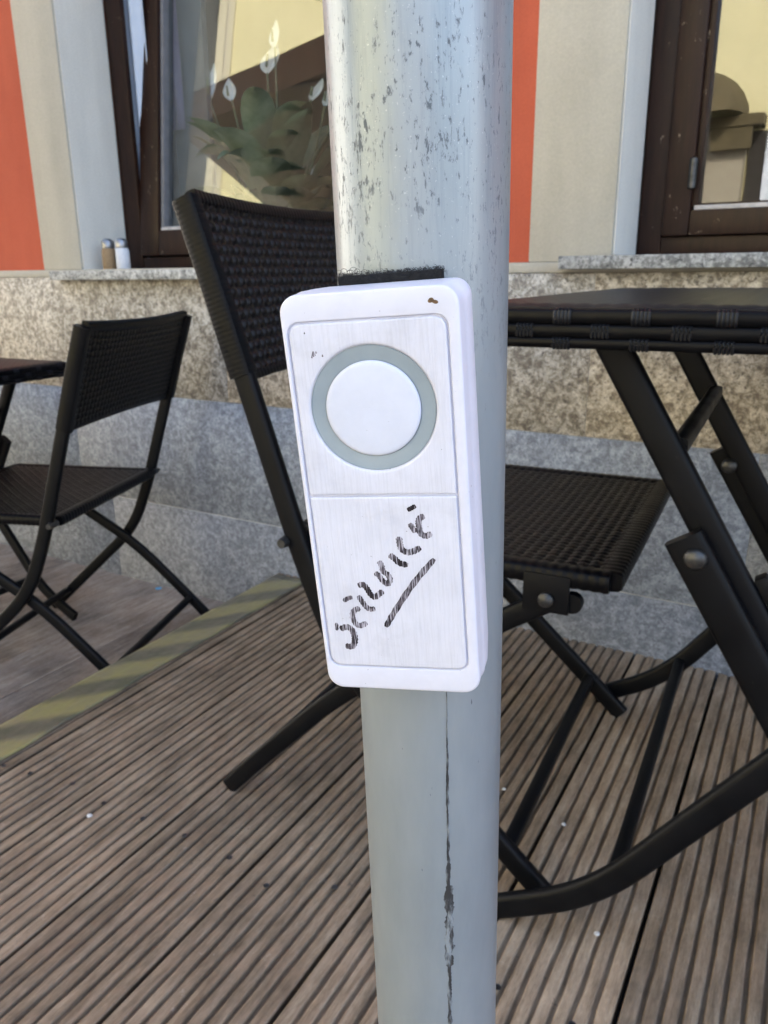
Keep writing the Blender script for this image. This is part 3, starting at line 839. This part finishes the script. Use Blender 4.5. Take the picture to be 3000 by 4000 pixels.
# ------------------------------------------------------------------ pole
PD = Vector((.028, .0596, -.9978)).normalized()
PP = Vector((.0135, .2353, .6984))
foot = PP + PD * (PP.z / -PD.z)
z_ax = -PD
x_ax = Vector((1, 0, 0)); x_ax = (x_ax - z_ax * x_ax.dot(z_ax)).normalized(); y_ax = z_ax.cross(x_ax)
PM = Matrix((x_ax, y_ax, z_ax)).transposed().to_4x4(); PM.translation = foot
pole = empty('steel_pole'); pole.matrix_world = PM
tag(pole, 'scuffed galvanised grey steel pole with a dark weld seam, standing on the deck', 'pole')
mb = MB(); mb.lathe([(.024, .002), (.024, .4), (.024, .8), (.024, 1.2), (.024, 2.15)], k=96).build('tube', M_POLE, pole)
MB().lathe([(.060, .0), (.060, .006), (.027, .008), (.027, .03)], k=40).build('foot_plate', M_POLE, pole)
MB().lathe([(.0245, 2.15), (.0245, 2.158), (.015, 2.168), (.001, 2.17)], k=40).build('pole_cap', M_DARKSTEEL, pole)
# weld seam: rough ragged strip following the tube below the push button
def seam_ang(x_px_frac): return x_px_frac
vs = []; n = 900
random.seed(5)
a_c = R(-81)
zz0, zz1 = .05, .668
wl = wr = 0
for i in range(n + 1):
    t = i / n; z = zz0 + (zz1 - zz0) * t
    d_ = max(0, (.655 - z))            # wider further down
    wdt = .00014 + .00105 * min(1, d_ / .085) ** 2 * (.35 + .9 * abs(noise.noise(Vector((0, z * 70, 1)))) + .7 * (noise.noise(Vector((0, z * 28, 7))) > -.02))
    cc = a_c + R(3.0) * min(1, d_ / .2) * 0 + .02 * noise.noise(Vector((3, z * 60, 0)))
    a0 = cc - wdt / .024 * (.9 + .6 * noise.noise(Vector((9, z * 260, 0))) + .35 * noise.noise(Vector((2, z * 900, 0)))); a1 = cc + wdt / .024 * (1.2 + .8 * noise.noise(Vector((5, z * 330, 0))) + .5 * noise.noise(Vector((4, z * 1100, 0))))
    for k in range(5):
        a = a0 + (a1 - a0) * k / 4
        r_ = .02407 + (.00022 + .00025 * noise.noise(Vector((k * 2, z * 400, 0)))) * (0 if k in (0, 4) else 1)
        vs.append((r_ * math.cos(a), r_ * math.sin(a), z))
fs = [(i * 5 + k, i * 5 + k + 1, (i + 1) * 5 + k + 1, (i + 1) * 5 + k) for i in range(n) for k in range(4)]
MB().add(vs, fs, True).build('weld_seam', M_SEAM, pole)

# ------------------------------------------------------------------ push button
N_ = Vector((-.2145, -.9728, -.0878)).normalized()
Dn = Vector((.0814, .0717, -.9941)); Dn = (Dn - N_ * Dn.dot(N_)).normalized()
Rr = Vector((.9733, -.2203, .0638)); Rr = (Rr - N_ * Rr.dot(N_) - Dn * Rr.dot(Dn)).normalized()
O_ = Vector((-.0259, .2002, .7649))
dev = empty('call_button'); DM = Matrix((Rr, -Dn, N_)).transposed().to_4x4(); DM.translation = O_
dev.matrix_world = DM      # local x right, y up, z towards the viewer; millimetres / 1000, y negative downwards
tag(dev, 'white plastic push button box with round button and marker scrawl, stuck on the pole', 'call button')
mm = .001
def ring_of(x0, x1, y0, y1, r_, z, n=8):
    return [(x * mm, -y * mm, z * mm) for x, y in rrect(x0, x1, y0, y1, r_, n)]
def loft(rings, capf=True, capb=True):
    k = len(rings[0]); vs = [v for r_ in rings for v in r_]
    fs = [(i * k + j, i * k + (j + 1) % k, (i + 1) * k + (j + 1) % k, (i + 1) * k + j) for i in range(len(rings) - 1) for j in range(k)]
    if capf: fs.append(tuple(range(k)))
    if capb: fs.append(tuple((len(rings) - 1) * k + j for j in range(k))[::-1])
    return vs, fs
H_, W_ = 113.2, 44.9
# panel recess outline 1.4..41.7 x 6.7..105.7
x0, x1, y0, y1 = 1.3, 41.9, 6.7, 105.7
rings = [ring_of(x0, x1, y0, y1, 3.2, -1.0), ring_of(x0, x1, y0, y1, 3.2, -.45), ring_of(x0 - .25, x1 + .25, y0 - .25, y1 + .25, 3.4, -.05), ring_of(x0 - .5, x1 + .5, y0 - .5, y1 + .5, 3.6, 0)]
rings += [ring_of(.6, W_ - 1.1, .6, H_ - .9, 4.2, 0), ring_of(.25, W_ - .6, .25, H_ - .4, 4.5, -.08), ring_of(.06, W_ - .2, .06, H_ - .1, 4.7, -.35), ring_of(0, W_, 0, H_, 4.8, -.8),
          ring_of(.1, W_ + .35, -.1, H_ - .1, 5.4, -4.5), ring_of(.3, W_ + .9, -.3, H_ - .2, 5.2, -6.0)]
v_, f__ = loft(rings, True, False)
MB().add(v_, f__, True).build('front_cover', M_PLW, dev)
rings = [ring_of(.6, W_ + .8, -.2, H_ - .5, 5, -6.02), ring_of(2.5, W_ + 1.6, -.4, H_ - 3.0, 4.6, -8.0), ring_of(6.0, W_ + 1.7, -.4, H_ - 9.5, 4.2, -11.2), ring_of(7.0, W_ + 1.0, .4, H_ - 10.5, 4.0, -11.5)]
v_, f__ = loft(rings, True, True)
MB().add(v_, f__, True).build('back_shell', M_PLW, dev)
# upper panel with round hole, lower panel
cxm, cym, ro = 21.45, 29.3, 16.25
def panel_upper():
    px0, px1, py0, py1 = x0 + .45, x1 - .45, y0 + .45, 52.35
    outl = []
    n = 96
    def edge_pt(an, r_):       # ray from the ring centre to a rounded rectangle
        dx, dy = math.cos(an), math.sin(an); best = 1e9
        for c_, d_ in ((px0 - cxm, dx), (px1 - cxm, dx)):
            if d_ and c_ / d_ > 0: best = min(best, c_ / d_)
        for c_, d_ in ((py0 - cym, dy), (py1 - cym, dy)):
            if d_ and c_ / d_ > 0: best = min(best, c_ / d_)
        return (cxm + dx * best, cym + dy * best)
    ang = sorted([2 * math.pi * k / n for k in range(n)] + [math.atan2(b - cym, a - cxm) % (2 * math.pi) for a in (px0, px1) for b in (py0, py1)])
    lay = []
    def lay_out(inset, z):
        out = []
        for an in ang:
            x, y = edge_pt(an, 0)
            # round the two top corners
            for cx_, sx in ((px0 + 2.8, -1), (px1 - 2.8, 1)):
                if y < py0 + 2.8 and (x - cx_) * sx > 0:
                    dx, dy = x - cx_, y - (py0 + 2.8); L = math.hypot(dx, dy)
                    if L > 2.8: x, y = cx_ + dx / L * 2.8, py0 + 2.8 + dy / L * 2.8
            dx, dy = cxm - x, cym - y; L = math.hypot(dx, dy)
            out.append(((x + dx / L * inset) * mm, -(y + dy / L * inset) * mm, z * mm))
        return out
    def circ(r_, z): return [((cxm + r_ * math.cos(a)) * mm, -(cym + r_ * math.sin(a)) * mm, z * mm) for a in ang]
    rings = [lay_out(0, -1.0), lay_out(0, -.32), lay_out(.12, -.12), lay_out(.4, -.02), lay_out(.7, 0),
             circ(ro + 1.2, 0), circ(ro + .6, -.05), circ(ro + .25, -.25), circ(ro, -.6), circ(ro, -.98)]
    k = len(ang); vs = [v for r_ in rings for v in r_]
    fs = [(i * k + j, i * k + (j + 1) % k, (i + 1) * k + (j + 1) % k, (i + 1) * k + j) for i in range(len(rings) - 1) for j in range(k)]
    return MB().add(vs, fs, True)
panel_upper().build('upper_panel', M_PLB, dev)
r_ = []
def lowring(ins, z):
    a0, a1, b0, b1 = x0 + .45 + ins, x1 - .45 - ins, 53.0 + ins, y1 - .45 - ins
    pts = []
    for cx_, cy_, an0, rr in ((a1 - 2.8, b1 - 2.8, 0, 2.8), (a0 + 2.8, b1 - 2.8, 90, 2.8), (a0 + .3, b0 + .3, 180, .3), (a1 - .3, b0 + .3, 270, .3)):
        for k in range(7):
            a = R(an0 + 15 * k); pts.append(((cx_ + rr * math.cos(a)) * mm, -(cy_ + rr * math.sin(a)) * mm, z * mm))
    return pts
v_, f__ = loft([lowring(0, -1.0), lowring(0, -.30), lowring(.12, -.10), lowring(.4, -.015), lowring(.7, 0)][::-1], True, True)
MB().add(v_, f__, True).build('lower_panel', M_PLB, dev)
# grey ring and domed button
def disc(prof, k=96):
    return MB().lathe([(a * mm, b * mm) for a, b in prof], (cxm * mm, -cym * mm, 0), k)
disc([(11.9, -.97), (12.45, -.93), (13.4, -.72), (15.2, -.52), (16.1, -.46), (16.23, -.8), (16.23, -.98)]).build('light_ring', M_RING, dev)
disc([(12.35, -.98), (12.35, -.45), (12.15, -.25), (11.7, -.08), (10.8, 0.0), (8, .12), (4, .2), (.05, .22)]).build('button', M_BTN, dev)
disc([(16.2, -.9), (16.24, -.36), (16.1, -.30), (15.98, -.44), (16.0, -.9)], 96).build('ring_trim', M_RING, dev)
# sensor pinhole with brown grime
mb = MB(); pts = []
for k in range(22):
    a = 2 * math.pi * k / 22; rr = .95 + .35 * math.sin(2 * a + .6) + .22 * math.sin(3 * a)
    pts.append(((38.55 + rr * math.cos(a)) * mm, -(3.6 + rr * .75 * math.sin(a)) * mm, .03 * mm))
mb.add(pts + [(x, y, z - .00006) for x, y, z in pts], [tuple(range(22))] + [(k, (k + 1) % 22, 22 + (k + 1) % 22, 22 + k) for k in range(22)])
mb.build('indicator_hole', m_plain('brown_grime', (.05, .03, .015), (.22, .12, .05), 900, .6, .3, rnd=0), dev)
# handwriting
STROKES = [[(28.19, 56.77), (29.36, 56.19), (30.53, 55.52)], [(32.63, 58.38), (31.38, 59.06), (30.92, 60.15), (31.0, 61.54), (31.24, 63.34), (32.68, 64.15), (34.23, 63.34)], [(28.45, 60.54), (29.28, 61.94), (29.94, 63.14)], [(25.3, 64.36), (25.32, 66.39), (25.76, 68.03), (27.21, 68.94), (28.95, 68.62), (30.94, 67.49)], [(22.15, 69.7), (23.41, 70.73), (24.83, 72.17), (27.1, 72.77)], [(19.06, 71.6), (19.71, 73.06), (19.94, 74.74), (21.04, 75.57), (21.69, 77.04), (20.97, 78.55), (19.67, 77.71), (18.64, 76.03), (17.54, 75.19)], [(12.36, 79.34), (13.8, 78.88), (14.87, 80.16), (15.7, 81.87), (16.81, 82.72), (18.09, 81.83), (19.39, 80.72)], [(12.04, 82.39), (12.89, 83.9), (13.74, 85.42), (14.84, 86.49), (16.65, 86.44)], [(7.58, 84.24), (8.9, 83.33), (10.37, 82.86)], [(12.23, 86.33), (10.53, 87.04), (9.72, 88.85), (10.3, 91.07), (11.65, 91.93), (13.78, 90.96)], [(4.72, 91.24), (4.54, 93.74)], [(5.53, 93.25), (7.68, 92.51), (9.03, 93.37), (9.64, 95.39), (9.41, 97.46), (8.43, 98.88), (6.57, 98.72)], [(19.13, 92.14), (22.41, 86.73), (28.42, 78.0), (34.47, 70.84)]]
for si, s_ in enumerate(STROKES):
    wd = (.72, .95, .85, 1.0, 1.0, .9, .95, .9, .75, .95, .6, 1.05, .95)[si]
    P2 = bez([(a, b, 0) for a, b in s_], 8); up_, dn_ = [], []
    for i, p in enumerate(P2):
        t = (P2[min(i + 1, len(P2) - 1)] - P2[max(i - 1, 0)]).normalized(); n_ = Vector((-t.y, t.x, 0))
        e = min(i, len(P2) - 1 - i); ww = wd * (.55 if e == 0 else (.85 if e == 1 else 1)) * .88 * (1 + .12 * math.sin(i * 1.7 + si))
        up_.append(p + n_ * ww); dn_.append(p - n_ * ww)
    zt = (.035 + .004 * si) * mm
    vs = [(p.x * mm, -p.y * mm, zt) for p in up_] + [(p.x * mm, -p.y * mm, zt) for p in dn_]
    n = len(P2); fs = [(i, i + 1, n + i + 1, n + i) for i in range(n - 1)]
    MB().add(vs, fs).build('marker_stroke', M_INK, dev)
# faint smudge near the upper left corner of the panel
for sx, sy, rr in ((7.6, 14.6, .45), (8.3, 14.2, .22), (9.9, 15.1, .2), (7.1, 15.3, .2), (5.9, 9.3, .16)):
    MB().add([((sx + rr * (1 + .4 * math.sin(3 * a)) * math.cos(a)) * mm, -(sy + rr * 1.6 * math.sin(a)) * mm, .03 * mm) for a in [2 * math.pi * k / 14 for k in range(14)]], [tuple(range(14))]).build('ink_smudge', M_INK, dev)
# hook-and-loop pad
pad = MB(); pad.box(12.6 * mm, 39.6 * mm, -80 * mm, 2.5 * mm, -14.6 * mm, -11.45 * mm)
pad.build('adhesive_pad', M_VELCRO, dev, bevel=.0004)
random.seed(21)
mb = MB()
for i in range(800):
    x = random.uniform(12.4, 39.8); y = random.uniform(1.4, 2.9); z = random.uniform(-14.4, -11.6)
    a = random.uniform(0, math.pi * 2); L = random.uniform(.3, 1.1); pts = []
    cur = Vector((x, y, z)); d = Vector((math.cos(a), abs(math.sin(a)) + .2, random.uniform(-.4, .4)))
    for k in range(7):
        pts.append(cur * mm); cur = cur + d * L / 5
        d = Matrix.Rotation(random.uniform(.2, .9) * (1 if i % 2 else -1), 3, 'Z') @ d
    mb.tube(pts, .000045, 4)
for i in range(9):
    x = random.uniform(13, 19); pts = []; cur = Vector((x, 2.8, random.uniform(-13.5, -12))); a = random.uniform(.8, 2.4)
    cv = random.choice((-1, 1)) * random.uniform(.35, .6)
    for k in range(16):
        pts.append(cur * mm); cur = cur + Vector((math.cos(a), math.sin(a), random.uniform(-.1, .1))) * .36; a += cv * random.uniform(.6, 1.3)
    mb.tube(bez(pts, 2), .00005, 4)
fz = mb.build('pad_fibres', M_FUZZ, dev); fz['kind'] = 'stuff'

# ------------------------------------------------------------------ across the street (lights the terrace, shows in the panes)
M_FAC = m_plain('sunlit_yellow_facade', (.60, .56, .33), (.65, .61, .37), .8, .9, 0)
M_PIL = m_plain('cream_pilaster', (.50, .47, .34), (.56, .53, .40), .8, .9, 0)
M_NB = m_plain('shaded_grey_facade', (.085, .09, .085), (.11, .115, .11), .8, .9, 0)  # dark grey puts the shade on this facade into its colour
M_AWN = m_plain('dark_olive_awning', (.075, .06, .03), (.10, .08, .04), 3, .9, 0)
def OP(u, front, z): return WP(u, -front, z)
opp = empty('opposite_building', OP(0, 13, 0), WA)
tag(opp, 'sunlit pale yellow building across the street, mirrored in the window panes', 'building')
MB().box(-14.05, -.9, -.4, 0, -.6, 11.4).build('facade', M_FAC, opp)
MB().box(-14.24, -14.051, -.4, .05, -.6, 11.4).build('pilaster', M_PIL, opp)
MB().box(-14.30, -14.241, -.4, .03, -.6, 11.4).build('downpipe', M_STONEWALL, opp)
MB().box(-14.56, -14.301, -.4, .05, -.6, 11.4).build('pilaster', M_PIL, opp)
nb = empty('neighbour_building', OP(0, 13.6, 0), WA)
tag(nb, 'building left of the yellow one, its shaded side coloured dark grey, mirrored at the left of the tilted window', 'building')
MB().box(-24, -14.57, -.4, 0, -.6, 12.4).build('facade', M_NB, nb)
MB().box(-24.3, -14.5, -5, .4, 12.405, 12.8).build('eaves', M_ROOF, nb)
for u in (-22, -19.3):
    for z in (1.2, 4.8, 8.4):
        MB().box(u - .5, u + .5, .002, .05, z, z + 1.8).build('window', M_DARK, nb)
MB().box(-14.7, -.4, -4, .6, 11.405, 11.8).build('eaves', M_ROOF, opp)
for u in (-9.2, -6.6, -4.4):
    for z in (1.0, 4.6, 7.8):
        e = empty('window', (u, .002, z), 0, opp)
        MB().box(-.65, .65, 0, .05, -.1, 1.8).build('surround', M_WHITE, e)
        MB().box(-.5, .5, .051, .06, 0, 1.65).build('glazing', M_DARK, e)
e = empty('doorway', (0, .002, 0), 0, opp)
MB().box(-2.62, -2.04, 0, .25, -.6, 2.95).build('stone_pier', m_plain('grey_sandstone', (.26, .23, .17), (.34, .31, .24), 1.5, .9), e)
MB().box(-2.75, -1.80, 0, .45, 2.955, 3.12).build('stone_cornice', M_AWN, e)
MB().box(-2.55, -1.95, .251, .42, 2.62, 2.95).build('sign_box', M_AWN, e)
MB().box(-3.4, -2.63, .0, .10, -.6, 1.75).build('plinth_course', M_CANOPY, e)
MB().box(-2.0, -1.75, 0, .06, -.6, 2.9).build('dark_opening', M_DARK, e)
MB().box(-1.745, -1.3, 0, .08, .4, 2.9).build('shop_window', M_CURTAIN, e)
vs = []; n = 14
for i in range(n + 1):
    a = math.pi / 2 * i / n
    for k in range(9):
        b = math.pi * k / 8
        vs.append((-2.95 + .85 * math.cos(b), .05 + .85 * math.sin(b) * math.cos(a), 3.2 + .78 * math.sin(a) * math.sin(b)))
aw = []; 
for i in range(13):
    t = math.pi * i / 12; aw.append((-2.95 - .88 * math.cos(t), 3.15 + .75 * math.sin(t)))
ring0 = [(x, .004, z) for x, z in aw]; ring1 = [(-2.95 + (x + 2.95) * .93, .55, 3.15 + (z - 3.15) * .75) for x, z in aw]; ring2 = [(-2.95 + (x + 2.95) * .8, .85, 3.15) for x, z in aw]
vv = ring0 + ring1 + ring2; k = 13
ff = [(i, i + 1, k + i + 1, k + i) for i in range(12)] + [(k + i, k + i + 1, 2 * k + i + 1, 2 * k + i) for i in range(12)]
MB().add(vv, ff, True).build('domed_awning', M_AWN, opp)

far = empty('far_building', OP(18, 46, 0), WA)
tag(far, 'low grey building on the far side of the open square behind the photographer', 'building')
MB().box(-22, 22, -.4, 0, -.6, 8).build('facade', M_STONEWALL, far)
MB().box(-22.4, 22.4, -6, .5, 8.005, 9.6).build('roof', M_ROOF, far)
for i in range(12):
    for z in (1.2, 4.6):
        MB().box(-20 + i * 3.6, -18.8 + i * 3.6, .002, .05, z, z + 1.9).build('window', M_DARK, far)

side = empty('street_end_building', Vector((-12.5, 6.5, 0)), 0)
tag(side, 'sunlit cream building closing the street far to the left, mirrored in the pole', 'building')
MB().box(-.4, 0, -4.2, 6, -.6, 9).build('facade', M_WHITE, side)
for y in (1.5, 4):
    MB().box(.001, .03, y, y + 1, 2.8, 4.6).build('window', M_DARK, side)

# the neighbouring parasol on the terrace, mirrored in the left window
ps = empty('parasol', OP(0, 0, 0), WA)
tag(ps, 'large square taupe parasol beside the terrace, mirrored in the tilted window', 'parasol')
cor = Vector((-4.05, -1.95, 2.40)); e1 = Vector((.96, .27, 0)); e2 = Vector((-.3, -.95, 0)); Ls = 2.9
C4 = [cor, cor + e1 * Ls, cor + e1 * Ls + e2 * Ls, cor + e2 * Ls]; apex = (C4[0] + C4[2]) / 2 + Vector((0, 0, .55))
vs = C4 + [apex] + [c - Vector((0, 0, .012)) for c in C4 + [apex]]
MB().add(vs, [(0, 1, 4), (1, 2, 4), (2, 3, 4), (3, 0, 4), (5, 9, 6), (6, 9, 7), (7, 9, 8), (8, 9, 5), (0, 5, 6, 1), (1, 6, 7, 2), (2, 7, 8, 3), (3, 8, 5, 0)]).build('canopy', M_CLOTH, ps)
for i in range(4):
    a, b = C4[i], C4[(i + 1) % 4]
    MB().add([a - Vector((0, 0, .013)), b - Vector((0, 0, .013)), b - Vector((0, 0, .2)), a - Vector((0, 0, .2))], [(0, 1, 2, 3)]).build('valance', M_CLOTH, ps)
    MB().tube([apex - Vector((0, 0, .05)), a - Vector((0, 0, .03))], .012, 8).build('rib', M_STEEL, ps)
MB().tube([apex, Vector((apex.x, apex.y, -.6))], .024, 16).build('pole', M_STEEL, ps)
